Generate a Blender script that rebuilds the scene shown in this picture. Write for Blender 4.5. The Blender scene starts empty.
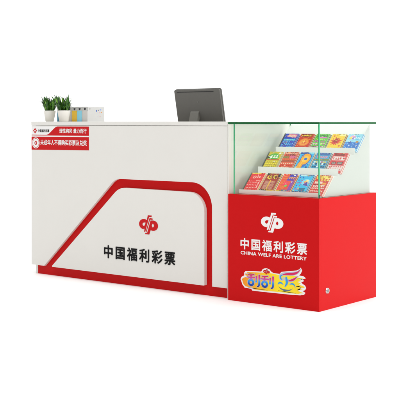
import bpy, bmesh, math, random
from mathutils import Vector, Matrix
S = bpy.context.scene
COL = S.collection
R = math.radians

# ------------------------------------------------------------------ materials
def rgb(h):
    def f(v):
        v /= 255
        return v/12.92 if v <= .04045 else ((v+.055)/1.055)**2.4
    return tuple(f(int(h[i:i+2], 16)) for i in (0, 2, 4)) + (1,)
def mat(name, col, rough=.5, spec=.5, metal=0, noise=0, nscale=8, bump=0, bscale=300, coat=0):
    m = bpy.data.materials.new(name); m.use_nodes = True
    nt = m.node_tree; b = nt.nodes['Principled BSDF']
    c = rgb(col) if isinstance(col, str) else tuple(col)+(1,)
    b.inputs['Base Color'].default_value = c
    b.inputs['Roughness'].default_value = rough
    b.inputs['Specular IOR Level'].default_value = spec
    b.inputs['Metallic'].default_value = metal
    b.inputs['Coat Weight'].default_value = coat
    tc = nt.nodes.new('ShaderNodeTexCoord')
    if noise:
        n = nt.nodes.new('ShaderNodeTexNoise'); n.inputs['Scale'].default_value = nscale
        n.inputs['Detail'].default_value = 5
        nt.links.new(tc.outputs['Object'], n.inputs['Vector'])
        mr = nt.nodes.new('ShaderNodeMapRange')
        mr.inputs['To Min'].default_value = 1-noise; mr.inputs['To Max'].default_value = 1+noise
        nt.links.new(n.outputs['Fac'], mr.inputs['Value'])
        mx = nt.nodes.new('ShaderNodeVectorMath'); mx.operation = 'SCALE'
        mx.inputs[0].default_value = c[:3]
        nt.links.new(mr.outputs['Result'], mx.inputs['Scale'])
        nt.links.new(mx.outputs['Vector'], b.inputs['Base Color'])
        mr2 = nt.nodes.new('ShaderNodeMapRange')
        mr2.inputs['To Min'].default_value = max(0, rough-.06); mr2.inputs['To Max'].default_value = min(1, rough+.06)
        nt.links.new(n.outputs['Fac'], mr2.inputs['Value'])
        nt.links.new(mr2.outputs['Result'], b.inputs['Roughness'])
    if bump:
        n = nt.nodes.new('ShaderNodeTexNoise'); n.inputs['Scale'].default_value = bscale
        nt.links.new(tc.outputs['Object'], n.inputs['Vector'])
        bp = nt.nodes.new('ShaderNodeBump'); bp.inputs['Strength'].default_value = bump
        bp.inputs['Distance'].default_value = .001
        nt.links.new(n.outputs['Fac'], bp.inputs['Height'])
        nt.links.new(bp.outputs['Normal'], b.inputs['Normal'])
    return m
M = {
 'white': mat('white_laminate', (.77, .755, .715), .42, .35, noise=.02, nscale=5, bump=.12, bscale=420),
 'rackwhite': mat('white_acrylic', (.90, .905, .88), .35, .3, noise=.01),
 'rackend': mat('dimmed_white_rack_end', (.56, .575, .55), .4, .2, noise=.01),  # same white rack, end face coloured darker to offset strong side light
 'shadestrip': mat('grey_green_shade', (.17, .20, .16), .45, .3),  # shade tone as a flat colour, beside the leftmost tickets
 'red': mat('red_laminate', (.575, .003, .0045), .42, .10, noise=.04, nscale=4, bump=.08, bscale=380),
 'redband': mat('red_waist_board', (.555, .003, .004), .42, .10, noise=.04, nscale=4, bump=.08, bscale=380),
 'black': mat('black_print', (.006, .006, .0065), .6, .12),
 'signred': mat('red_print', (.56, .006, .009), .45, .15),
 'signwhite': mat('white_print', (.86, .85, .84), .45, .3),
 'signgrey': mat('grey_line_print', (.62, .50, .48), .5, .3),
 'chrome': mat('brushed_steel', (.55, .55, .54), .3, .5, metal=1),
 'darksteel': mat('dark_steel', (.06, .06, .06), .35, .5, metal=.6),
 'clip': mat('black_plastic_clip', (.012, .012, .012), .4),
 'monitor': mat('grey_monitor_shell', (.115, .111, .100), .42, .4, noise=.05, nscale=12, bump=.1, bscale=700),
 'monitoredge': mat('grey_monitor_rim', (.13, .126, .115), .35, .4),
 'slot': mat('dark_vent', (.012, .012, .012), .7),
 'screen': mat('dark_screen', (.01, .01, .012), .12),
 'pot': mat('white_ceramic', (.80, .775, .72), .25, .45, noise=.02, nscale=20),
 'soil': mat('dark_soil', (.03, .02, .012), .95, .1, noise=.5, nscale=150),
 'boxgrey': mat('grey_file_board', (.60, .60, .585), .55, .3, noise=.03, nscale=40),
 'yellow': mat('yellow_card', (.98, .62, .07), .5, .3, noise=.04, nscale=30),
 'lightblue': mat('light_blue_card', (.32, .74, .93), .5, .3, noise=.04, nscale=30),
 'teal': mat('deep_blue_card', (.07, .27, .40), .5, .3, noise=.04, nscale=30),
 'palecard': mat('pale_grey_card', (.68, .66, .64), .5, .3, noise=.02, nscale=30),
 'inside': mat('dark_inside', (.11, .11, .12), .8),
}
def leafmat():
    m = mat('glossy_green_leaf', (.03, .12, .012), .38, .45)
    nt = m.node_tree; b = nt.nodes['Principled BSDF']
    a = nt.nodes.new('ShaderNodeAttribute'); a.attribute_name = 'tint'
    nt.links.new(a.outputs['Color'], b.inputs['Base Color'])
    b.inputs['Subsurface Weight'].default_value = 0
    return m
M['leaf'] = leafmat()
def printmat():
    m = mat('glossy_printed_paper', (.5, .5, .5), .35, .4)
    nt = m.node_tree; b = nt.nodes['Principled BSDF']
    a = nt.nodes.new('ShaderNodeAttribute'); a.attribute_name = 'tint'
    nt.links.new(a.outputs['Color'], b.inputs['Base Color'])
    return m
M['print'] = printmat()
def rampmat(name, axis, z0, z1, stops):
    """a printed two-colour blend across the lettering"""
    m = mat(name, (.5, .5, .5), .4, .35)
    nt = m.node_tree; b = nt.nodes['Principled BSDF']
    tc = nt.nodes.new('ShaderNodeTexCoord'); sp = nt.nodes.new('ShaderNodeSeparateXYZ')
    nt.links.new(tc.outputs['Object'], sp.inputs[0])
    mr = nt.nodes.new('ShaderNodeMapRange'); mr.inputs['From Min'].default_value = z0; mr.inputs['From Max'].default_value = z1
    nt.links.new(sp.outputs[axis], mr.inputs['Value'])
    rp = nt.nodes.new('ShaderNodeValToRGB')
    while len(rp.color_ramp.elements) < len(stops): rp.color_ramp.elements.new(.5)
    for e, (p, c) in zip(rp.color_ramp.elements, stops): e.position = p; e.color = rgb(c)
    nt.links.new(mr.outputs['Result'], rp.inputs['Fac']); nt.links.new(rp.outputs['Color'], b.inputs['Base Color'])
    return m
M['letterblend'] = rampmat('pink_to_blue_print', 2, .093, .158, [(0, '0A1270'), (.28, '0C5FC8'), (.5, '1FA6EA'), (.64, 'B060C0'), (.82, 'E0146E'), (1, 'C80A5C')])
M['yellowblend'] = rampmat('orange_to_yellow_print', 0, .09, .5, [(0, 'F08A10'), (.35, 'F8C412'), (.7, 'FBEA20'), (1, 'F6D21C')])
M['pink'] = mat('pink_print', rgb('D4145E')[:3], .4, .35)
M['skyblue'] = mat('sky_blue_print', rgb('1E9BE4')[:3], .4, .35)
M['silver'] = mat('pale_silver_print', rgb('B9BFD6')[:3], .4, .35)
M['slate'] = mat('slate_print', rgb('5A6E86')[:3], .4, .35)

def glassmat(name, tint, fres=1.45):
    m = bpy.data.materials.new(name); m.use_nodes = True
    nt = m.node_tree; nt.nodes.clear()
    out = nt.nodes.new('ShaderNodeOutputMaterial'); mix = nt.nodes.new('ShaderNodeMixShader')
    tr = nt.nodes.new('ShaderNodeBsdfTransparent'); gl = nt.nodes.new('ShaderNodeBsdfGlossy')
    fr = nt.nodes.new('ShaderNodeFresnel'); fr.inputs['IOR'].default_value = fres
    tr.inputs['Color'].default_value = tint; gl.inputs['Roughness'].default_value = .01
    gl.inputs['Color'].default_value = (.95, 1, .96, 1)
    mu = nt.nodes.new('ShaderNodeMath'); mu.operation = 'MULTIPLY'; mu.inputs[1].default_value = .8
    ge = nt.nodes.new('ShaderNodeNewGeometry'); sb = nt.nodes.new('ShaderNodeMath'); sb.operation = 'SUBTRACT'; sb.inputs[0].default_value = 1
    m2 = nt.nodes.new('ShaderNodeMath'); m2.operation = 'MULTIPLY'
    nt.links.new(ge.outputs['Backfacing'], sb.inputs[1]); nt.links.new(fr.outputs[0], mu.inputs[0])
    nt.links.new(mu.outputs[0], m2.inputs[0]); nt.links.new(sb.outputs[0], m2.inputs[1]); nt.links.new(m2.outputs[0], mix.inputs[0])
    nt.links.new(tr.outputs[0], mix.inputs[1]); nt.links.new(gl.outputs[0], mix.inputs[2])
    nt.links.new(mix.outputs[0], out.inputs[0])
    return m
M['glass'] = glassmat('clear_glass', (.975, .990, .978, 1))
M['edge'] = mat('green_glass_edge', (.05, .42, .19), .15, .5, noise=.25, nscale=14)
M['topedge'] = mat('dark_green_glass_edge', (.002, .105, .024), .3, .2, noise=.2, nscale=9)

# ------------------------------------------------------------------ helpers
def link(name, bm, m, parent=None, smooth=False):
    me = bpy.data.meshes.new(name); bmesh.ops.recalc_face_normals(bm, faces=bm.faces)
    bm.to_mesh(me); bm.free()
    for x in (m if isinstance(m, (list, tuple)) else [m]): me.materials.append(x)
    if smooth: me.polygons.foreach_set('use_smooth', [True]*len(me.polygons))
    o = bpy.data.objects.new(name, me); COL.objects.link(o)
    if parent:
        o.parent = parent
        if parent.type == 'EMPTY': o.matrix_parent_inverse = Matrix.Translation(parent.location).inverted()
    return o
def thing(name, loc, label, cat, group=None):
    o = bpy.data.objects.new(name, None); COL.objects.link(o); o.location = loc
    o.empty_display_size = .1
    o['label'] = label; o['category'] = cat
    if group: o['group'] = group
    return o
def box(bm, x0, x1, y0, y1, z0, z1, bev=0, mi=0, seg=2):
    r = bmesh.ops.create_cube(bm, size=1)
    vs = r['verts']
    for v in vs:
        v.co = Vector(((x0+x1)/2+v.co.x*(x1-x0), (y0+y1)/2+v.co.y*(y1-y0), (z0+z1)/2+v.co.z*(z1-z0)))
    fs = {f for v in vs for f in v.link_faces}
    for f in fs: f.material_index = mi
    if bev:
        es = {e for v in vs for e in v.link_edges}
        bmesh.ops.bevel(bm, geom=list(es), offset=bev, segments=seg, profile=.5, affect='EDGES')
def obox(name, dims, m, parent, bev=.0012):
    bm = bmesh.new(); box(bm, *dims, bev=bev); return link(name, bm, m, parent)
def prism_y(bm, pts, y0, y1, bev=0, mi=0):
    """outline in x,z; y0 = front"""
    a = [bm.verts.new((x, y0, z)) for x, z in pts]
    f = bm.faces.new(a); f.material_index = mi
    if y1 is not None:
        b = [bm.verts.new((x, y1, z)) for x, z in pts]
        bm.faces.new(b[::-1]).material_index = mi
        n = len(a)
        for i in range(n): bm.faces.new((a[i], b[i], b[(i+1) % n], a[(i+1) % n])).material_index = mi
        if bev:
            es = [e for e in f.edges]
            bmesh.ops.bevel(bm, geom=es, offset=bev, segments=2, profile=.5, affect='EDGES')
def fillet(pts):
    """pts: (x,z,r)"""
    out = []; n = len(pts)
    for i in range(n):
        x, z, r = pts[i]; p = Vector((x, z))
        if r <= 0: out.append((x, z)); continue
        a = Vector(pts[i-1][:2]); b = Vector(pts[(i+1) % n][:2])
        u = (a-p).normalized(); w = (b-p).normalized()
        ang = u.angle(w); t = r/math.tan(ang/2)
        c = p+(u+w).normalized()*(r/math.sin(ang/2))
        s = p+u*t-c; e = p+w*t-c
        a0 = math.atan2(s.y, s.x); a1 = math.atan2(e.y, e.x); d = (a1-a0+math.pi) % (2*math.pi)-math.pi
        k = 16
        for j in range(k+1):
            q = a0+d*j/k; out.append((c.x+math.cos(q)*r, c.y+math.sin(q)*r))
    return out
def ell(cx, cz, rx, rz, n=32, rot=0):
    c, s = math.cos(rot), math.sin(rot); o = []
    for i in range(n):
        a = 2*math.pi*i/n; x = rx*math.cos(a); z = rz*math.sin(a)
        o.append((cx+x*c-z*s, cz+x*s+z*c))
    return o
def band(bm, outer, inner, y, mi=0, closed=True):
    n = len(outer)
    A = [bm.verts.new((x, y, z)) for x, z in outer]; B = [bm.verts.new((x, y, z)) for x, z in inner]
    for i in range(n if closed else n-1):
        j = (i+1) % n; bm.faces.new((A[i], A[j], B[j], B[i])).material_index = mi
def smoothpts(pts, k=8):
    o = []; n = len(pts)
    for i in range(n-1):
        p0 = pts[max(i-1, 0)]; p1 = pts[i]; p2 = pts[i+1]; p3 = pts[min(i+2, n-1)]
        for j in range(k):
            t = j/k
            o.append(tuple(.5*((2*p1[q])+(-p0[q]+p2[q])*t+(2*p0[q]-5*p1[q]+4*p2[q]-p3[q])*t*t+(-p0[q]+3*p1[q]-3*p2[q]+p3[q])*t**3) for q in range(len(p1))))
    o.append(tuple(pts[-1])); return o
def ribbon(bm, pts, y, grow=0, mi=0):
    """pts: (x,z,width)"""
    P = smoothpts(pts); L, Rr = [], []
    for i, p in enumerate(P):
        a = Vector(P[max(i-1, 0)][:2]); b = Vector(P[min(i+1, len(P)-1)][:2])
        d = (b-a).normalized(); nrm = Vector((-d.y, d.x)); w = max(p[2], .0002)/2+grow
        c = Vector(p[:2])
        if grow and i == 0: c -= d*grow
        if grow and i == len(P)-1: c += d*grow
        L.append(tuple(c+nrm*w)); Rr.append(tuple(c-nrm*w))
    band(bm, L, Rr, y, mi, closed=False)
def text(name, s, x0, x1, z0, z1, y, m, parent, bold=.0, thick=0, space=1.0):
    """lettering standing in the plane y, fitted to the rectangle; bold strokes come from shifted copies, each a hair in front of the last"""
    cu = bpy.data.curves.new(name, 'FONT'); cu.body = s; cu.size = 1; cu.resolution_u = 3; cu.space_character = space
    o = bpy.data.objects.new(name, cu); COL.objects.link(o)
    bpy.context.view_layer.update()
    me = bpy.data.meshes.new_from_object(o.evaluated_get(bpy.context.evaluated_depsgraph_get()))
    bpy.data.objects.remove(o); bpy.data.curves.remove(cu)
    xs = [v.co.x for v in me.vertices]; zs = [v.co.y for v in me.vertices]
    ax, bx, az, bz = min(xs)-bold, max(xs)+bold, min(zs)-bold, max(zs)+bold
    src = [v.co.copy() for v in me.vertices]; fcs = [tuple(p.vertices) for p in me.polygons]; bpy.data.meshes.remove(me)
    bm = bmesh.new()
    shifts = [(0, 0)]+([(bold*math.cos(k*math.pi/4), bold*math.sin(k*math.pi/4)) for k in range(8)] if bold else [])
    for k, (dx, dz) in enumerate(shifts):
        yy = y-thick-.00002*k
        V = [bm.verts.new((x0+(c.x+dx-ax)/(bx-ax)*(x1-x0), yy, z0+(c.y+dz-az)/(bz-az)*(z1-z0))) for c in src]
        F = [bm.faces.new([V[q] for q in f]) for f in fcs]
        if thick:
            r = bmesh.ops.extrude_face_region(bm, geom=F)
            for e in r['geom']:
                if isinstance(e, bmesh.types.BMVert): e.co.y += thick-.0001
    return link(name, bm, m, parent)

# lottery emblem: two bowls leaning on two slanted stems, drawn in a 400 grid
def emblem(bm, x0, x1, z0, z1, y, mi=0):
    def T(p): return (x0+(p[0]-14)/(342)*(x1-x0), z1-(p[1]-38)/(327)*(z1-z0))
    def arc(cx, cy, rx, ry, a0, a1, n=28):
        return [(cx+rx*math.cos(R(a0+(a1-a0)*i/n)), cy-ry*math.sin(R(a0+(a1-a0)*i/n))) for i in range(n+1)]
    # left bowl, open towards the stem
    o = arc(104, 194, 90, 88, 52, 262); i = arc(112, 196, 34, 30, 62, 262)
    band(bm, [T(p) for p in o], [T(p) for p in i], y, mi, False)
    prism_y(bm, [T(p) for p in [(146, 118), (158, 120), (112, 283), (92, 282), (108, 226), (126, 190)]], y-.00005, None, mi=mi)
    # first stem with its flag
    prism_y(bm, [T(p) for p in [(172, 38), (246, 38), (238, 66), (196, 66), (128, 322), (104, 322), (160, 100)]], y-.0001, None, mi=mi)
    # second stem with flag
    prism_y(bm, [T(p) for p in [(204, 80), (264, 90), (256, 112), (214, 110), (148, 332), (134, 330)]], y-.0002, None, mi=mi)
    # third stem carrying the right bowl
    prism_y(bm, [T(p) for p in [(222, 122), (262, 122), (232, 205), (222, 292), (200, 364), (122, 362), (128, 344), (160, 342)]], y-.0003, None, mi=mi)
    o = arc(266, 208, 90, 88, 118, -118); i = arc(262, 207, 19, 31, 118, -118)
    band(bm, [T(p) for p in o], [T(p) for p in i], y-.0004, mi, False)
    prism_y(bm, [T(p) for p in [(226, 132), (258, 178), (243, 207), (256, 236), (226, 292), (205, 280), (214, 160)]], y-.0005, None, mi=mi)

# ------------------------------------------------------------------ floor (studio sweep)
bm = bmesh.new()
g = 40
vs = [bm.verts.new(p) for p in ((-g, -g, 0), (g, -g, 0), (g, g, 0), (-g, g, 0))]; bm.faces.new(vs)
fl = link('floor', bm, mat('white_studio_floor', (.93, .93, .93), .7, .1)); fl['kind'] = 'structure'

# ------------------------------------------------------------------ counter
XL, XR = -1.652, -.029
ctr = thing('reception_counter', (-.84, .3, 0), 'long white reception counter with a red waist band, red emblem and black lettering', 'counter')
obox('countertop', (XL, XR, .0285, .20, .9790, 1.0025), M['white'], ctr, .0015)
# outer front board, cut out for the band
pts = fillet([(XL, .058, 0), (-1.531, .058, 0), (-.893, .650, .11), (-.137, .650, .145), (-.137, .058, 0), (XR, .058, 0), (XR, .9775, 0), (XL, .9775, 0)])
bm = bmesh.new(); prism_y(bm, pts, .030, .0495, bev=.0022)
link('front_panel', bm, M['white'], ctr)
bm = bmesh.new(); box(bm, -1.608, XR-.008, .050, .066, .0, .90)
link('waist_band', bm, M['redband'], ctr)
obox('core_board', (XL+.0425, XR, .0665, .0745, .766, .9788), M['white'], ctr, 0)
pts = fillet([(-1.458, .059, .004), (-.857, .597, .125), (-.190, .592, .115), (-.190, .059, .006)])
bm = bmesh.new(); prism_y(bm, pts, .026, .0495, bev=.0030)
lp = link('logo_panel', bm, M['white'], ctr)
obox('side_panel', (XL+.022, XL+.042, .0505, .66, .0, .9786), M['white'], ctr)
obox('side_panel', (XR+.0004, XR+.0100, .0320, .66, .0, 1.0020), M['white'], ctr)
obox('desk_surface', (XL+.043, XR-.009, .067, .60, .74, .765), M['white'], ctr)
obox('modesty_panel', (XL+.043, XR-.009, .19, .20, .766, .979), M['white'], ctr)
obox('inner_divider', (XL+.10, XL+.118, .2, .58, .0, .739), M['white'], ctr)
obox('inner_divider', (XR-.60, XR-.582, .1, .58, 0, .739), M['white'], ctr)
# lettering and emblem on the logo panel
text('lettering', '中国福利彩票', -.984, -.408, .155, .236, .0258, M['black'], lp, bold=.024, thick=.002, space=1.32)
bm = bmesh.new(); emblem(bm, -.693, -.541, .324, .440, .0256)
link('emblem', bm, M['signred'], lp)
# warning sign
ys = .0296
bm = bmesh.new(); prism_y(bm, [(-1.650, .816), (-1.120, .820), (-1.120, .971), (-1.650, .971)], ys, .0299)
ws = link('warning_sign', bm, M['signwhite'], ctr)
bm = bmesh.new()
prism_y(bm, smoothpts([(-1.650, .9165), (-1.52, .9165), (-1.500, .918), (-1.482, .925), (-1.44, .955), (-1.422, .966), (-1.405, .971)], 3)+[(-1.120, .971), (-1.120, .9125), (-1.650, .9115)], ys-.0004, None)
prism_y(bm, [(-1.650, .817), (-1.120, .821), (-1.120, .9045), (-1.650, .9035)], ys-.0004, None)
link('red_field', bm, M['signred'], ws)
bm = bmesh.new()
e = ell(-1.608, .862, .036, .036); band(bm, e, ell(-1.608, .862, .031, .031), ys-.0008)
band(bm, ell(-1.608, .862, .028, .028), ell(-1.608, .862, .013, .013), ys-.0008)
prism_y(bm, [(-1.612, .854), (-1.600, .862), (-1.612, .870)], ys-.0008, None)
link('age_badge', bm, M['signwhite'], ws)
text('lettering', '未成年人不得购买彩票及兑奖', -1.564, -1.138, .849, .884, ys-.0008, M['signwhite'], ws, bold=.022)
text('lettering', '理性购彩 量力而行', -1.386, -1.140, .928, .958, ys-.0008, M['signwhite'], ws, bold=.02)
text('lettering', '中国福利彩票', -1.588, -1.480, .933, .952, ys-.0008, M['black'], ws, bold=.026)
bm = bmesh.new(); prism_y(bm, [(-1.634, .943), (-1.615, .961), (-1.597, .943), (-1.615, .924)], ys-.0008, None)
sr = link('small_emblem', bm, M['signred'], ws)
bm = bmesh.new(); emblem(bm, -1.624, -1.606, .936, .950, ys-.0010)
link('emblem_print', bm, M['signwhite'], ws)

# ------------------------------------------------------------------ display case
W, D, H = .6, .61, .597
case = thing('display_case', (.3, .3, 0), 'square red display case with a glass upper box, beside the right end of the counter', 'display case')
bm = bmesh.new(); box(bm, 0, W, 0, .018, 0, H, .0010)
fp = link('front_panel', bm, M['red'], case)
bm = bmesh.new(); box(bm, W-.018, W, 0.0182, D, 0, H, .0005)
sp_ = link('side_panel', bm, M['red'], case)
obox('side_panel', (0, .018, .0185, D, 0, H), M['red'], case)
obox('back_panel', (.0185, W-.0175, D-.018, D-.001, 0, H), M['red'], case)
obox('case_top', (.0185, W-.0175, .0185, D-.0185, H-.018, H-.0005), M['red'], case)
# lock on the right side
bm = bmesh.new()
def disc_x(bm, x, cy, cz, r, depth, mi=0, n=28):
    a = [bm.verts.new((x+depth, cy+r*.86*math.cos(2*math.pi*i/n), cz+r*.86*math.sin(2*math.pi*i/n))) for i in range(n)]
    b = [bm.verts.new((x, cy+r*math.cos(2*math.pi*i/n), cz+r*math.sin(2*math.pi*i/n))) for i in range(n)]
    bm.faces.new(a).material_index = mi
    for i in range(n): bm.faces.new((a[i], a[(i+1) % n], b[(i+1) % n], b[i])).material_index = mi
disc_x(bm, W, .081, .102, .0165, .005)
lk = link('lock', bm, M['chrome'], sp_)
bm = bmesh.new(); disc_x(bm, W+.0051, .081, .102, .0095, .0012); link('lock_core', bm, mat('satin_lock_core', (.30, .30, .30), .35, .5, metal=1), lk)
# prints on the red front
text('lettering', '中国福利彩票', .087, .525, .293, .356, -.0004, M['signwhite'], fp, space=1.25, bold=1.5*.016)
text('lettering', 'CHINA WELF ARE LOTTERY', .088, .522, .264, .2835, -.0004, M['signwhite'], fp, space=1.08, bold=2*.014)
bm = bmesh.new(); emblem(bm, .226, .374, .398, .506, -.0004)
link('emblem', bm, M['signwhite'], fp)

# scratch-game logo sticker (ragged yellow brush stroke with white rim)
spl = [(0.123,0.174),(0.175,.178),(0.229,0.18),(0.235,0.191),(0.246,.198),(0.263,0.2015),(0.282,0.197),(0.294,0.186),(0.304,0.181),(0.312,0.179),(0.349,0.178),(0.361,0.19),(0.411,0.199),(0.459,0.206),(0.478,0.215),(0.485,0.224),(0.494,0.209),(0.486,0.192),(0.474,0.181),(0.501,0.180),(0.518,0.170),(0.498,0.162),(0.506,0.154),(0.488,0.146),(0.497,0.138),(0.512,0.131),(0.520,0.118),(0.512,0.106),(0.497,0.1),(0.515,0.092),(0.506,0.081),(0.483,0.076),(0.423,0.073),(0.361,0.072),(0.299,0.071),(0.24,0.070),(0.168,0.070),(0.161,0.079),(0.116,0.081),(0.100,0.098),(0.088,0.126),(0.096,0.14),(0.114,0.149),(0.113,0.164)]
bm = bmesh.new(); prism_y(bm, spl, -.0012, -.0002)
st = link('game_sticker', bm, M['signwhite'], fp)
yel = [(.128,.168),(.18,.172),(.235,.175),(.26,.177),(.30,.176),(.35,.172),(.40,.180),(.445,.176),(.478,.175),(.455,.168),(.490,.168),(.500,.166),(.470,.158),(.492,.153),(.462,.146),(.486,.139),(.474,.132),(.503,.126),(.512,.118),(.470,.116),(.500,.110),(.476,.104),(.468,.098),(.506,.089),(.470,.086),(.498,.083),(.43,.081),(.36,.080),(.299,.079),(.235,.078),(.180,.078),(.171,.086),(.122,.089),(.108,.101),(.098,.126),(.104,.134),(.126,.141),(.165,.144),(.122,.150),(.121,.160),(.155,.158)]
bm = bmesh.new(); prism_y(bm, yel, -.0016, None)
for pp in ([(.122,.158,.001),(.15,.160,.004),(.19,.164,.001)], [(.34,.088,.001),(.40,.085,.003),(.455,.084,.001)], [(.455,.120,.001),(.475,.122,.004),(.49,.117,.001)], [(.463,.102,.002),(.478,.108,.007),(.484,.113,.001)], [(.46,.160,.001),(.48,.163,.003),(.50,.160,.001)], [(.14,.084,.001),(.2,.083,.003),(.27,.082,.001)]):
    ribbon(bm, pp, -.0018, mi=1)
link('brush_stroke', bm, [M['yellowblend'], M['black']], st)
def gua(bm, dx, dz, y, grow=0):
    cx, cz = .160+dx, .1145+dz
    band(bm, ell(cx, cz, .0225+grow, .0205+grow), ell(cx, cz, max(.0095-grow, .001), max(.0085-grow, .001)), y)
    for q, p in enumerate(([(.140, .157, .004), (.158, .155, .008), (.184, .160, .005)],
              [(.132, .1425, .005), (.160, .1415, .008), (.188, .1435, .006)],
              [(.161, .157, .008), (.160, .134, .009)],
              [(.197, .153, .009), (.195, .118, .009)],
              [(.216, .161, .010), (.215, .108, .011), (.208, .098, .007), (.200, .096, .004)])):
        ribbon(bm, [(a+dx, b+dz, w) for a, b, w in p], y-.00003*(q+1), grow)
bm = bmesh.new(); gua(bm, 0, 0, -.0020, .0022); gua(bm, .092, -.001, -.0020, .0022); link('letter_rim', bm, M['silver'], st)
bm = bmesh.new(); gua(bm, 0, 0, -.0024); gua(bm, .092, -.001, -.0024); link('game_lettering', bm, M['letterblend'], st)
sw1 = [(.372,.147,.004),(.357,.152,.011),(.354,.167,.013),(.372,.179,.013),(.405,.184,.016),(.435,.187,.017),(.462,.195,.012),(.485,.214,.002)]
sw2 = [(.392,.166,.008),(.397,.146,.014),(.396,.130,.012),(.384,.112,.003)]
sw3 = [(.372,.162,.006),(.388,.150,.010),(.410,.146,.012),(.438,.155,.013),(.468,.176,.002)]
bm = bmesh.new()
for k, s_ in enumerate((sw1, sw3, sw2)): ribbon(bm, s_, -.0020-.0001*k, .0015)
link('flourish_rim', bm, M['silver'], st)
bm = bmesh.new(); ribbon(bm, [(.370,.176,.003),(.400,.182,.011),(.435,.186,.013),(.463,.195,.009),(.484,.213,.001)], -.0026); ribbon(bm, [(.408,.146,.005),(.438,.155,.011),(.466,.175,.001)], -.0026)
link('flourish_pink', bm, M['pink'], st)
bm = bmesh.new(); ribbon(bm, [(.368,.149,.002),(.358,.155,.008),(.357,.167,.007),(.372,.176,.002)], -.0027); ribbon(bm, sw2, -.0028)
ribbon(bm, [(.338,.119,.002),(.348,.130,.009),(.360,.131,.009),(.375,.122,.002)], -.0022); ribbon(bm, [(.414,.127,.002),(.428,.132,.008),(.442,.129,.008),(.453,.114,.002)], -.0022)
link('flourish_blue', bm, M['skyblue'], st)
bm = bmesh.new(); ribbon(bm, [(.344,.110,.001),(.360,.099,.006),(.388,.093,.010),(.414,.096,.006),(.434,.107,.001)], -.0022)
link('smile_line', bm, M['slate'], st)
bm = bmesh.new(); emblem(bm, .242, .286, .168, .197, -.0020); link('small_emblem', bm, M['signred'], st)

# glass box
def pane(name, x0, x1, y0, y1, z0, z1, clear=None):
    """glass sheet: faces across its two thin directions get the green cut-edge material"""
    bm = bmesh.new(); box(bm, x0, x1, y0, y1, z0, z1)
    d = [x1-x0, y1-y0, z1-z0]; k = d.index(min(d))
    for f in bm.faces:
        f.normal_update(); f.material_index = 0 if abs(f.normal[k]) > .9 or (clear and f.normal[clear[0]]*clear[1] > .9) else 1
    return link(name, bm, [M['glass'], M['topedge'] if k == 2 else M['edge']], case)
GZ0, GZ1 = H+.0006, .9885
pane('glass_front', .021, .5985, .001, .011, GZ0, GZ1, clear=(0, -1))
pane('glass_side', .030, .040, .0115, .578, GZ0, GZ1)
pane('glass_side', .5865, .5965, .0115, .578, GZ0, GZ1, clear=(1, 1))
pane('glass_lid', 0, W, 0, D, .989, .9990)
obox('corner_clip', (.5985, .6005, .0000, .0115, GZ0, GZ0+.018), M['clip'], case, .0005)

# stepped rack (solid profile with three pockets)
prof = [(.050, .5980), (.050, .621), (.055, .621), (.055, .602), (.073, .602), (.178, .704), (.234, .704), (.234, .743), (.239, .743), (.239, .716), (.2565, .716), (.354, .818), (.414, .818), (.414, .854), (.419, .854), (.419, .830), (.4265, .830), (.577, .985), (.584, .985), (.584, .5980)]
bm = bmesh.new()
A = [bm.verts.new((.0405, y, z)) for y, z in prof]; B = [bm.verts.new((.573, y, z)) for y, z in prof]
bm.faces.new(A); bm.faces.new(B[::-1]).material_index = 1
for i in range(len(A)):
    j = (i+1) % len(A); bm.faces.new((A[i], B[i], B[j], A[j]))
rk = link('display_rack', bm, [M['rackwhite'], M['rackend']], case)
for (ya, za), (yb, zb) in (((.062, .606), (.168, .712)), ((.246, .722), (.344, .828)), ((.424, .838), (.512, .934))):  # thin dark plates added to stand in for shade along the left glass
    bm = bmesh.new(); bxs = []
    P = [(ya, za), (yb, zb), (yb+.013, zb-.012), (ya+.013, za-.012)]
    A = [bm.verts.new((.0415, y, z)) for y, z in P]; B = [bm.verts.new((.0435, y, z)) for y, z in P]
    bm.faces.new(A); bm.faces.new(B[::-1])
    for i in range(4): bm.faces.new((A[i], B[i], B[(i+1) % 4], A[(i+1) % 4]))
    link('shade_strip', bm, M['shadestrip'], rk)

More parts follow.
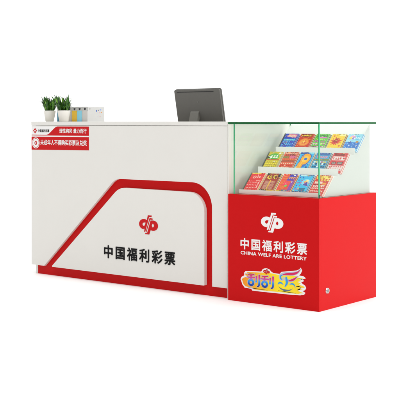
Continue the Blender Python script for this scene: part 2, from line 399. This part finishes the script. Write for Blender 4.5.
# ------------------------------------------------------------------ lottery tickets
# printed art: list of shapes in a unit square (u right, v up)
def hx(h): return rgb(h)
class Card:
    def __init__(s, w, h): s.w, s.h, s.sh = w, h, []
    def rect(s, u0, v0, u1, v1, c): s.sh.append(([(u0, v0), (u1, v0), (u1, v1), (u0, v1)], c))
    def poly(s, p, c): s.sh.append((p, c))
    def ell(s, u, v, r, c, ry=None, n=20): s.sh.append((ell(u, v, r, (ry or r*s.w/s.h), n), c))
    def ring(s, u, v, r, r2, c, c2): s.ell(u, v, r, c); s.ell(u, v, r2, c2)
    def burst(s, u, v, r, c, n=11, k=.6, rnd=None, rot=0):
        p = []
        for i in range(n*2):
            a = math.pi*i/n+rot; q = r*(1 if i % 2 == 0 else k)*((rnd.uniform(.8, 1.15)) if rnd else 1)
            p.append((u+q*math.cos(a), v+q*math.sin(a)*s.w/s.h))
        s.sh.append((p, c))
    def dots(s, u0, v0, u1, v1, nu, nv, c, r=.03, sq=False, jit=0, rnd=None):
        for i in range(nu):
            for j in range(nv):
                u = u0+(u1-u0)*(i/(nu-1) if nu > 1 else .5); v = v0+(v1-v0)*(j/(nv-1) if nv > 1 else .5)
                cc = rnd.choice(c) if isinstance(c, list) and rnd else c
                if sq: s.rect(u-r, v-r*.7, u+r, v+r*.7, cc)
                else: s.ell(u, v, r, cc, n=8)
    def wave(s, u0, u1, v, h, c, n=9):
        """a title band with an uneven top edge, like display lettering seen small"""
        rr = random.Random(int(v*1000)+int(u0*77)+n); 
        k = n; w = (u1-u0)/k
        for i in range(k):
            a = u0+w*i; hh = h*rr.uniform(.7, 1); t = rr.random()
            if t < .45: s.rect(a+w*.06, v, a+w*.36, v+hh, c); s.rect(a+w*.36, v+hh*.6, a+w*.88, v+hh*.86, c); s.rect(a+w*.36, v, a+w*.88, v+hh*.22, c)
            elif t < .75: s.rect(a+w*.06, v, a+w*.84, v+hh*.26, c); s.rect(a+w*.34, v, a+w*.60, v+hh, c); s.rect(a+w*.1, v+hh*.5, a+w*.84, v+hh*.72, c)
            else: s.ell(a+w*.46, v+hh*.5, w*.42, c, ry=hh*.5, n=12)
Wt, K = 'F4F0E6', '241C1C'
def art(i, c):
    r = random.Random(i*13+5); r_ = c.rect
    if i == 0:      # red with rows of white dots
        r_(0,0,1,1,'E5262B'); c.rect(.02,.93,.7,1,'F0C63A'); c.wave(.2,.8,.70,.12,'F6B9B0',4); c.dots(.12,.12,.72,.44,6,3,'F8D5CC',.035); r_(.60,.52,.92,.56,'F7A79B'); c.dots(.86,.14,.86,.44,1,5,'F8D5CC',.045); c.rect(.06,.6,.5,.63,'C9151C')
    elif i == 1:    # brown with gold splashes
        r_(0,0,1,1,'A5301F'); c.burst(.30,.78,.25,'F4D63A',9,.55,r); c.burst(.68,.80,.23,'F7E34B',8,.55,r); r_(0,.9,.2,1,K); r_(.86,.8,1,1,K); c.wave(.2,.85,.72,.18,'7A1414',3); r_(.12,.10,.44,.56,'C98A76'); r_(.52,.10,.86,.56,'C77F6C'); r_(.44,.05,.52,.62,'E8B42F'); r_(0,.0,.5,.06,K); r_(.5,0,1,.06,'E8B42F'); c.dots(.18,.16,.38,.5,3,5,'8E2A1E',.02,True); c.dots(.58,.16,.80,.5,3,5,'8E2A1E',.02,True)
    elif i == 2:    # orange and violet
        r_(0,0,1,1,'EB4A2E'); c.poly([(.40,.62),(.95,.62),(1,1),(.52,1)],'3B31B4'); c.rect(.78,.02,1,.6,'8C3FA8'); c.wave(.48,.98,.70,.18,'F4A53A',3); c.burst(.45,.45,.30,'F2335C',8,.5,r); c.burst(.35,.22,.2,'F07A28',7,.5,r); c.dots(.1,.3,.3,.85,3,5,'F28A3A',.04); c.rect(0,0,.4,.07,'D9B33A'); c.rect(.4,0,.8,.10,'5D6C8C'); c.ell(.55,.32,.10,'7EC850'); c.ell(.85,.93,.07,Wt)
    elif i == 3:    # light blue with a small scene
        r_(0,0,1,1,'35B7E6'); r_(0,.92,1,1,'1C6FB0'); c.ell(.66,.56,.30,'7FD4EF'); c.burst(.68,.58,.26,'F5B65C',7,.5,r); c.poly([(.5,.4),(.9,.36),(.74,.62)],'5B3FA0'); c.ell(.74,.66,.09,'F7E0A0'); c.dots(.12,.22,.34,.82,2,5,['E23A7A','F2D23A','2A57B8','9A3FB4'],.055,rnd=r); r_(.40,.08,.82,.24,'2A6F8E'); r_(0,0,1,.05,'184E80'); c.dots(.16,.13,.3,.2,2,1,'E23A7A',.05); c.rect(.1,.9,.55,.96,'BFE9F5')
    elif i == 4:    # red and gold coins
        r_(0,0,1,1,'D8302B'); c.dots(.16,.84,.9,.92,6,2,['F0C63A','F8E06A','C98A1E'],.10,rnd=r); c.dots(.3,.72,.9,.74,4,1,['F0C63A','F8E06A'],.08,rnd=r); r_(.1,.52,.62,.64,'F6CFC2'); r_(.62,.48,.9,.58,'F0A030'); c.wave(.1,.9,.34,.12,'F7D9CF',6); c.dots(.12,.10,.86,.26,7,2,'F6C9BE',.045,True); r_(.08,.46,.55,.50,'A3161A')
    elif i == 5:    # yellow-green with white figures
        r_(0,0,1,1,'C9B72A'); c.ell(.48,.70,.40,'4FB03C',ry=.20); c.wave(.2,.82,.62,.20,'F6F7E8',3); c.poly([(0,.55),(.2,.62),(.15,.8),(0,.7)],'2C3A1A'); c.dots(.12,.14,.84,.42,6,3,'F3E03A',.055); c.dots(.16,.10,.8,.38,6,3,'8E7A1E',.03); r_(0,.5,1,.54,'C85A26'); r_(0,0,.5,.06,'EFE44A'); r_(.5,0,1,.06,'9DB440'); c.ell(.86,.9,.08,Wt)
    elif i == 6:    # orange-red with small squares
        r_(0,0,1,1,'E0532E'); r_(.05,.86,.95,.97,'F0A58A'); r_(.02,.62,.45,.74,'8A7A3A'); r_(.5,.62,.95,.8,'D96A8C'); r_(0,.40,1,.52,'B4502E'); c.wave(.1,.9,.78,.1,'7A1F1A',5); c.dots(.10,.09,.88,.32,6,3,['F4D0B0','C7261F'],.045,True,rnd=r); c.dots(.1,.56,.9,.58,7,1,'F5C04A',.03)
    elif i == 7:    # blue with the big golden letter
        r_(0,0,1,1,'35B4EA'); r_(.02,.88,.6,1,'1B4FA0'); r_(.6,.9,1,1,'8FDDF4'); c.burst(.5,.5,.47,'6CCBF0',10,.72,r); c.poly(ell(.50,.50,.36,.40,28,-.35),'2B6CC8')
        P=[(.10,.06),(.46,.06),(.54,.30),(.66,.30),(.80,.40),(.88,.58),(.86,.76),(.74,.88),(.52,.92),(.34,.88),(.22,.74),(.20,.6),(.22,.5),(.14,.3)]
        c.poly([(.52+(a-.52)*1.12,.49+(b-.49)*1.08) for a,b in P],'1F4FA8'); c.poly(P,'F09A22'); c.poly([(.18,.11),(.38,.11),(.47,.36),(.63,.37),(.76,.46),(.81,.6),(.78,.74),(.70,.82),(.52,.86),(.38,.82),(.29,.72),(.29,.6),(.28,.48)],'F9CB46'); c.poly(ell(.56,.63,.09,.085,16),'2B6CC8'); c.ell(.84,.12,.07,'1B4FA0'); c.ell(.10,.12,.05,'F4F7A0')
        c.poly([(.50+(a-.5)*1.12,.48+(b-.48)*1.1) for a,b in P],'1F4FA8'); c.poly(P,'F4A828'); c.poly([(.30,.16),(.38,.17),(.42,.42),(.62,.44),(.74,.54),(.75,.66),(.66,.76),(.5,.79),(.38,.74),(.36,.6),(.36,.4)],'F9C63E'); c.ell(.55,.61,.12,'2B6CC8'); c.ell(.82,.14,.07,'1B4FA0'); c.ell(.12,.12,.05,'F4F7A0')
    elif i == 8:    # blue-green mixed rows
        r_(0,0,1,1,'3AA3CF'); r_(.05,.84,.95,.98,'2A62A8'); c.wave(.1,.9,.70,.12,'E98AA0',6); r_(0,.54,1,.64,'7A8A3A'); c.dots(.12,.42,.88,.48,7,1,['F2D23A','F4F0E6','E0532E'],.05,True,rnd=r); c.dots(.12,.18,.88,.34,6,2,['1F5E80','244A72','E9F4F6'],.06,True,rnd=r); r_(.0,.0,.6,.08,'C8302B'); r_(.6,0,1,.08,'2A62A8')
    elif i == 9:    # white and red panels
        r_(0,0,1,1,'DE3B3E'); r_(.1,.84,.8,.96,'8E2A24'); r_(.06,.58,.92,.80,'F1E3DE'); c.wave(.1,.7,.62,.14,'D83A3A',4); c.ell(.84,.7,.07,'C8202A'); r_(.14,.34,.42,.50,'5C3A38'); r_(.52,.34,.88,.50,'4A3434'); r_(.18,.38,.38,.46,'A89A94'); r_(.56,.38,.84,.46,'A89A94'); r_(0,0,1,.28,'F0DAD6'); c.dots(.10,.07,.88,.21,6,2,'E0474A',.05)
    elif i == 10:   # deep blue
        r_(0,0,1,1,'2F45B8'); c.poly([(.2,.78),(.9,.72),(.96,.94),(.3,.98)],'E98A9E'); c.wave(.25,.9,.80,.12,'F7D9B0',5); r_(.05,.52,.95,.64,'38B6D0'); c.wave(.08,.92,.52,.1,'8FE6F0',7); c.dots(.12,.12,.88,.42,6,4,['3A78E0','6A4CC8','57B8F0','24309A'],.06,rnd=r); r_(0,0,1,.05,'5A2E9C')
    elif i == 11:   # red with a golden disc
        r_(0,0,1,1,'C9301F'); c.ell(.5,.42,.40,'E2762A'); c.ell(.5,.42,.32,'EE9A36'); c.burst(.5,.42,.26,'D9531F',6,.45,r); c.burst(.46,.46,.15,'F7C95A',5,.5,r); r_(.1,.80,.9,.96,'6E1812'); c.wave(.12,.9,.82,.12,'F4CF3A',5); r_(0,0,1,.05,'E9A23A')
    elif i == 12:   # green and pink
        r_(0,0,1,1,'62C33A'); c.wave(.1,.92,.80,.15,'2C6E2A',5); r_(.22,.70,.9,.78,'E66AC0'); c.wave(.08,.9,.42,.16,'D94FB8',5); c.dots(.12,.14,.86,.30,5,2,['F2A0D8','B8F06A','C23AA0'],.07,rnd=r); c.ell(.5,.62,.3,'A5E86A',ry=.06); r_(0,0,1,.06,'C23A9A'); r_(.06,.34,.94,.37,'E9F7B0')
    elif i == 13:   # yellow with a red splash
        r_(0,0,1,1,'F5CF27'); r_(.55,.86,1,1,'F7EE9A'); c.burst(.48,.50,.46,'D8261C',12,.52,r,.3); c.burst(.44,.54,.26,'A8180F',7,.5,r); c.ell(.2,.86,.07,'E0532E'); c.ell(.84,.2,.07,'E0532E'); r_(0,0,.3,.07,'6E9A2A'); r_(.55,.02,.9,.08,'8A6A1A')
    else:           # pale blue over blue waves
        r_(0,0,1,1,'9ADDF2'); c.ell(.36,.78,.20,'F2A6CE'); c.ell(.30,.74,.13,'F4E06A'); c.ell(.44,.72,.10,'8C6AD0'); c.ell(.72,.74,.18,'5CC8EC'); c.wave(.45,.95,.68,.12,'F5FBFC',4); r_(0,.0,1,.46,'2C7FD6'); c.burst(.3,.46,.14,'2C5AA8',6,.6,r); c.burst(.8,.48,.13,'C9872A',6,.6,r); c.dots(.08,.08,.92,.36,8,4,['7FC2F2','1F5FC0'],.035,rnd=r)
def busy(i, c):
    """small print over the main art: fine lines of copy, sparks and little prize marks"""
    r = random.Random(i*7+1); pal = [x for _, x in c.sh[:14]]+[Wt, 'F7E04A']
    for k in range(26):
        u, v = r.uniform(.05, .92), r.uniform(.05, .94); q = r.random(); cc = r.choice(pal)
        if q < .4: c.ell(u, v, r.uniform(.012, .03), cc, n=7)
        elif q < .75: c.rect(u, v, min(.97, u+r.uniform(.05, .14)), v+r.uniform(.012, .022), cc)
        else: c.burst(u, v, r.uniform(.03, .05), cc, 5, .45)
    for v in (.965, .035):
        for k in range(9):
            if r.random() < .75: c.rect(.06+k*.1, v-.01, .06+k*.1+r.uniform(.03, .08), v+.01, r.choice([Wt, K, pal[-1]]))
stack_edges = [('F0B04A','E9E4DA'),('F2C230','7A2418'),('F2A24A','9A2A22'),('8FB8D8','2A5A80'),('E98A7A','E9E0D4'),('B8A24A','E4DCA8'),('F08A4A','8A4A3A'),('D8D0B8','4A6E9A'),('9AB0B8','3A4E5A'),('F2D0CC','C8403E'),('6A7AD8','2A2E8A'),('F08A3A','9A2A1A'),('5A6A4A','C8D8A8'),('D8A42A','7A5A1A'),('CDEBF5','4A9ADA')]
def ticket(i, tier, k, label):
    (y0, z0), (y1, z1) = [((.0655, .6055), (.168, .7105)), ((.249, .7195), (.3425, .827)), ((.419, .8345), (.5085, .9305))][tier]
    x0 = [.0495, .0505, .0515][tier]+.1082*k + random.Random(i).uniform(-.001, .001); w = .0905
    if k == 4: w = .0925
    t = .0105
    up = Vector((0, y1-y0, z1-z0)); h = up.length; up.normalize(); n = Vector((0, -up.z, up.y)); ex = Vector((1, 0, 0))
    org = Vector((x0, y0, z0))
    root = thing('lottery_ticket_pad', tuple(org), label, 'lottery tickets', 'pads of lottery scratch tickets in the rack')
    # paper block : separate layers with coloured cut edges
    rr = random.Random(i+40); bm = bmesh.new(); cl = bm.loops.layers.float_color.new('tint')
    ec = [hx(c) for c in stack_edges[i]]
    L = 7
    for q in range(L):
        b0 = -t+q*t/L; b1 = -t+(q+1)*t/L-.0002
        jx = (L-1-q)*.0014+rr.uniform(-.0004, .0004); jh = rr.uniform(-.0015, .0008)
        vv = [org+ex*(a+jx)+up*b+n*c for a in (0, w) for b in (.0, h+jh) for c in (b0, b1)]
        V = [bm.verts.new(v) for v in vv]
        for f in ((0,1,3,2),(4,6,7,5),(0,4,5,1),(2,3,7,6),(0,2,6,4),(1,5,7,3)):
            fc = bm.faces.new([V[z] for z in f])
            for lp_ in fc.loops: lp_[cl] = ec[q % 2] if q % 3 else hx('EFEAE0')
    link('paper_stack', bm, M['print'], root)
    c = Card(w, h); art(i, c); busy(i, c)
    base = c.sh[0][1]; c.sh = [([(0, 0), (1, 0), (1, .16), (0, .16)], base)]+[([(u, .13+.87*v) for u, v in p], q) for p, q in c.sh]
    bm = bmesh.new(); cl = bm.loops.layers.float_color.new('tint')
    for q, (p, colr) in enumerate(c.sh):
        off = n*(.0003+.00002*q)
        vs_ = [bm.verts.new(org+ex*(min(max(u, .0), 1.)*w)+up*(min(max(v, .0), 1.)*h)+off) for u, v in p]
        try: f = bm.faces.new(vs_)
        except ValueError: continue
        for lp_ in f.loops: lp_[cl] = hx(colr)
    link('printed_face', bm, M['print'], root)
    return root
names = ['red pad of lottery tickets with rows of pale dots, leftmost in the lowest row',
 'brown pad of lottery tickets with yellow bursts at its top, lowest row',
 'orange and violet pad of lottery tickets with a dark blue corner, lowest row',
 'light blue pad of lottery tickets with an orange figure, lowest row',
 'red pad of lottery tickets topped with gold coins, rightmost in the lowest row',
 'olive yellow pad of lottery tickets with white figures on green, leftmost in the middle row',
 'orange red pad of lottery tickets with small squares, middle row',
 'blue pad of lottery tickets with a big golden letter P, middle row',
 'blue pad of lottery tickets with striped rows, fourth in the middle row',
 'red and white pad of lottery tickets, rightmost in the middle row',
 'deep blue pad of lottery tickets, leftmost in the top row',
 'dark red pad of lottery tickets with an orange disc, top row',
 'green and pink pad of lottery tickets, top row',
 'yellow pad of lottery tickets with a red splash, top row',
 'pale blue pad of lottery tickets with blue lower half, rightmost in the top row']
for i in range(15): ticket(i, i//5, i % 5, names[i])

# ------------------------------------------------------------------ monitor on the desk behind the counter ledge
mon = thing('computer_monitor', (-.455, .40, .765), 'grey computer monitor seen from behind, leaning on its stand behind the counter ledge', 'monitor')
def tilt(bm, px, py, pz, a):
    bmesh.ops.transform(bm, matrix=Matrix.Translation((px, py, pz)) @ Matrix.Rotation(a, 4, 'X') @ Matrix.Translation((-px, -py, -pz)), verts=bm.verts)
TA = R(11.5)
def slab(name, x0, x1, z0, z1, y0, y1, r, bev, m):
    pts = fillet([(x0, z0, r), (x0, z1, r), (x1, z1, r), (x1, z0, r)])
    bm = bmesh.new(); prism_y(bm, pts, y0, y1, bev=bev); tilt(bm, -.46, .33, 1.0, TA); return link(name, bm, m, mon)
slab('back_shell', -.638, -.284, .935, 1.203, .330, .344, .012, .004, M['monitor'])
slab('screen_frame', -.640, -.282, .933, 1.205, .3445, .352, .013, .002, M['monitoredge'])
slab('screen', -.625, -.297, .952, 1.190, .3525, .3535, .004, 0, M['screen'])
bm = bmesh.new(); box(bm, -.618, -.330, .3288, .3296, 1.186, 1.190); tilt(bm, -.46, .33, 1.0, TA); link('vent_slot', bm, M['slot'], mon)
bm = bmesh.new(); prism_y(bm, ell(-.462, 1.125, .006, .006), .3288, .3297); tilt(bm, -.46, .33, 1.0, TA); link('round_badge', bm, M['monitoredge'], mon)
bm = bmesh.new()
prof2 = [(.330, 1.068), (.338, 1.062), (.338, 1.050), (.272, .7765), (.246, .7765), (.318, 1.056), (.323, 1.066)]
A = [bm.verts.new((-.526 if z > 1 else -.534, y-.006, z)) for y, z in prof2]; B = [bm.verts.new((-.462 if z > 1 else -.458, y-.006, z)) for y, z in prof2]
bm.faces.new(A); bm.faces.new(B[::-1])
for i in range(len(A)):
    j = (i+1) % len(A); bm.faces.new((A[i], B[i], B[j], A[j]))
link('stand', bm, mat('grey_monitor_stand', (.19, .185, .165), .4, .4), mon)
obox('stand_foot', (-.60, -.36, .22, .44, .7655, .7765), M['monitor'], mon, .003)

# ------------------------------------------------------------------ document boxes
def docbox(x0, x1, cardm, label, last=False):
    root = thing('file_box', ((x0+x1)/2, .3, .765), label, 'file box', 'row of grey file boxes')
    z1 = 1.1
    bm = bmesh.new()
    y0, y1 = .216, .376
    cx = (x0+x1)/2
    # spine board with a finger hole
    hole = ell(cx, 1.0875, .0095, .0095, 20)
    prism_y(bm, [(x0+.001, .765), (x1-.001, .765), (x1-.001, 1.070), (x0+.001, 1.070)], y0, y0+.002)
    n = 20; outer = []
    for hxp, hzp in hole:
        dx, dz = hxp-cx, hzp-1.0875
        sx = ((x1-x0)/2-.001)/abs(dx) if abs(dx) > 1e-9 else 1e9
        sz = ((z1-1.0875) if dz > 0 else (1.0875-1.0702))/abs(dz) if abs(dz) > 1e-9 else 1e9
        k = min(sx, sz); outer.append((cx+dx*k, 1.0875+dz*k))
    band(bm, outer, hole, y0)
    box(bm, x0+.001, x0+.003, y0+.0021, y1, .7652, z1); box(bm, x1-.003, x1-.001, y0+.0021, y1, .7652, z1)
    box(bm, x0+.0031, x1-.0031, y1-.002, y1-.0001, .7652, z1-.001)
    body = bm
    bm = bmesh.new(); box(bm, x0+.0035, x1-.0035, y0+.012, y1-.01, .767, 1.094); link('papers', bm, M['inside'], root)
    if cardm:
        obox('spine_card', (x0+.002, x1-.002, y0-.0015, y0-.0002, .768, 1.0745), cardm, root, .0004)
    if last:
        xx = x1-.0008
        bm = body; cl = bm.loops.layers.float_color.new('tint')
        marks = [(.299,1.074,.006,.011,'3C62B8'),(.317,1.078,.006,.005,'3A4460'),(.338,1.081,.010,.007,'8FA6D8'),(.328,1.061,.008,.005,'D9A0A8'),(.346,1.064,.008,.005,'D98A3A'),(.308,1.060,.008,.002,'B8B8C8'),(.312,1.038,.008,.002,'B8B8C8'),(.334,1.038,.006,.004,'D88A90'),(.322,1.046,.007,.002,'C0B8C4'),(.238,1.086,.007,.007,'8C8C88')]
        for y, z, a, b, cc in marks:
            f = bm.faces.new([bm.verts.new((xx, y+.75*a*math.cos(2*math.pi*q/10), z+.7*b*math.sin(2*math.pi*q/10))) for q in range(10)])
            f.material_index = 1
            for l_ in f.loops: l_[cl] = hx(cc)
    link('box_body', body, [M['boxgrey'], M['print']], root)
xs = [-1.602, -1.555, -1.508, -1.4605, -1.413, -1.366, -1.315]
docbox(xs[0], xs[1], M['teal'], 'file box with a deep blue spine card, seen between the two potted plants')
docbox(xs[1], xs[2], M['palecard'], 'grey file box mostly hidden behind the right potted plant, beside the deep blue one')
docbox(xs[2], xs[3], M['palecard'], 'grey file box hidden behind the right potted plant, just left of the yellow one')
docbox(xs[3], xs[4], M['yellow'], 'file box with a yellow spine card')
docbox(xs[4], xs[5], M['lightblue'], 'file box with a light blue spine card')
docbox(xs[5], xs[6], M['palecard'], 'grey file box at the right end of its row, small coloured marks on its side', last=True)

# ------------------------------------------------------------------ potted plants
def plant(cx, cy, rt, rb, seed, label, extra=()):
    root = thing('potted_plant', (cx, cy, 1.0025), label, 'potted plant', 'small potted plants on the counter')
    z0 = 1.003
    prof = [(0, 0), (rb-.003, 0), (rb, .002), (rb+(rt-rb)*.9, .064), (rt, .0705), (rt-.001, .0725), (rt-.004, .0725), (rt-.006, .062), (0, .062)]
    bm = bmesh.new(); n = 40; rings = []
    for r, z in prof:
        rings.append([bm.verts.new((cx+r*math.cos(2*math.pi*i/n), cy+r*math.sin(2*math.pi*i/n), z0+z)) for i in range(n)] if r else [bm.verts.new((cx, cy, z0+z))])
    for a, b in zip(rings, rings[1:]):
        for i in range(n):
            j = (i+1) % n
            if len(a) == 1: bm.faces.new((a[0], b[j], b[i]))
            elif len(b) == 1: bm.faces.new((a[i], a[j], b[0]))
            else: bm.faces.new((a[i], a[j], b[j], b[i]))
    link('pot', bm, M['pot'], root, smooth=True)
    bm = bmesh.new(); bmesh.ops.create_circle(bm, cap_ends=True, segments=24, radius=rt-.0065)
    for v in bm.verts: v.co += Vector((cx, cy, z0+.0665))
    link('soil', bm, M['soil'], root)
    rnd = random.Random(seed); bm = bmesh.new(); cl = bm.loops.layers.float_color.new('tint')
    def leaf(base, ang, lean, curve, ln, w, colr):
        P = []; p = Vector(base); th = lean; N = 8
        d0 = Vector((math.cos(ang), math.sin(ang), 0)); side = Vector((-math.sin(ang), math.cos(ang), 0))
        for i in range(N+1):
            t = i/N; ww = w*math.sin(math.pi*min(1, t*.93+.07)**.75)*.5+.0004
            if t == 1: ww = .0002
            d = d0*math.sin(th)+Vector((0, 0, math.cos(th))); nn = d.cross(side)
            P.append((p-side*ww+nn*ww*.35, p.copy(), p+side*ww+nn*ww*.35)); p = p+d*(ln/N); th += curve/N
        V = [[bm.verts.new(q) for q in r_] for r_ in P]
        for i in range(N):
            for k in (0, 1):
                f = bm.faces.new((V[i][k], V[i][k+1], V[i+1][k+1], V[i+1][k]))
                f.smooth = True
                g_ = .9 if k else 1.1
                for l_ in f.loops: l_[cl] = (colr[0]*g_, colr[1]*g_, colr[2]*g_, 1)
    for s in range(27):       # upright canes, each carrying leaves up its length
        a = rnd.uniform(0, 2*math.pi); r = (rt-.009)*math.sqrt(rnd.random()); bx, by = cx+r*math.cos(a), cy+r*math.sin(a)
        hh = rnd.uniform(.008, .066); tilt_ = r/(rt)*.42
        top = Vector((bx+math.cos(a)*hh*tilt_, by+math.sin(a)*hh*tilt_, z0+.066+hh))
        b0 = Vector((bx, by, z0+.062))
        n6 = 6; rr = .0022
        A_ = [bm.verts.new(b0+Vector((rr*math.cos(q*math.pi/3), rr*math.sin(q*math.pi/3), 0))) for q in range(n6)]
        B_ = [bm.verts.new(top+Vector((rr*.7*math.cos(q*math.pi/3), rr*.7*math.sin(q*math.pi/3), 0))) for q in range(n6)]
        for q in range(n6):
            f = bm.faces.new((A_[q], A_[(q+1) % n6], B_[(q+1) % n6], B_[q]))
            for l_ in f.loops: l_[cl] = (.05, .14, .02, 1)
        for k in range(8):
            t = rnd.uniform(.1, 1); p = b0.lerp(top, t); an = a+rnd.uniform(-1.9, 1.9) if r > .012 else rnd.uniform(0, 6.28)
            g = rnd.choice([(.018, .085, .008), (.035, .14, .012), (.07, .24, .018), (.15, .36, .03), (.010, .045, .006)])
            leaf(p, an, rnd.uniform(.04, .5)*(1.1-.3*t), rnd.uniform(-.15, 1.0), rnd.uniform(.040, .066), rnd.uniform(.009, .014), g)
    for (an, lean, cv, ln, h0) in extra:
        leaf((cx, cy, z0+.066+h0), an, lean, cv, ln, .009, (.04, .15, .018))
    link('foliage', bm, M['leaf'], root)
plant(-1.5705, .118, .0400, .0275, 4, 'left of two small green plants in white tapered pots, standing at the counter end',
      [(math.pi, .9, .4, .07, .02), (math.pi+.3, .8, .9, .075, .0)])
plant(-1.436, .118, .0430, .0300, 9, 'right of two small green plants in white tapered pots, in front of the file boxes',
      [(.35, .6, .9, .085, .045), (.2, .8, .4, .08, .01)])

# ------------------------------------------------------------------ world, lamps, camera
w = bpy.data.worlds.new('World'); S.world = w; w.use_nodes = True
nt = w.node_tree; bg = nt.nodes['Background']
tc = nt.nodes.new('ShaderNodeTexCoord'); sx = nt.nodes.new('ShaderNodeSeparateXYZ'); nt.links.new(tc.outputs['Generated'], sx.inputs[0])
mr = nt.nodes.new('ShaderNodeMapRange'); mr.interpolation_type = 'SMOOTHSTEP'
mr.inputs['From Min'].default_value = -.9; mr.inputs['From Max'].default_value = .35
mr.inputs['To Min'].default_value = .36; mr.inputs['To Max'].default_value = 1.25
nt.links.new(sx.outputs['Y'], mr.inputs['Value']); nt.links.new(mr.outputs['Result'], bg.inputs['Strength'])
bg.inputs['Color'].default_value = (1, 1, 1, 1)
def area(name, loc, tgt, size, power, colr=(1, 1, 1)):
    l = bpy.data.lights.new(name, 'AREA'); l.size = size; l.energy = power; l.color = colr
    o = bpy.data.objects.new(name, l); COL.objects.link(o); o.location = loc
    o.rotation_euler = (Vector(tgt)-Vector(loc)).to_track_quat('-Z', 'Y').to_euler()
sl = bpy.data.lights.new('overhead_light', 'SUN'); sl.energy = 1.5; sl.angle = R(50); sl.color = (1, .99, .97)
so = bpy.data.objects.new('overhead_light', sl); COL.objects.link(so); so.location = (2, -2, 5)
d_ = Vector((-.62*math.cos(R(68)), .78*math.cos(R(68)), -math.sin(R(68)))); so.rotation_euler = d_.to_track_quat('-Z', 'Y').to_euler()
area('side_softbox', (5.2, .9, 2.2), (.6, .3, .5), 2.2, 75, (1, .99, .97))

cd = bpy.data.cameras.new('camera'); cam = bpy.data.objects.new('camera', cd); COL.objects.link(cam)
cam.location = (3.542, -4.706, 1.0); cam.rotation_euler = (R(90), 0, R(38.5))
cd.sensor_width = 36; cd.lens = 1048/400*36; cd.shift_y = -(200-122)/400; cd.clip_end = 200
S.camera = cam
S.cycles.transparent_max_bounces = 24; S.cycles.max_bounces = 10
S.view_settings.view_transform = 'Standard'; S.view_settings.look = 'None'
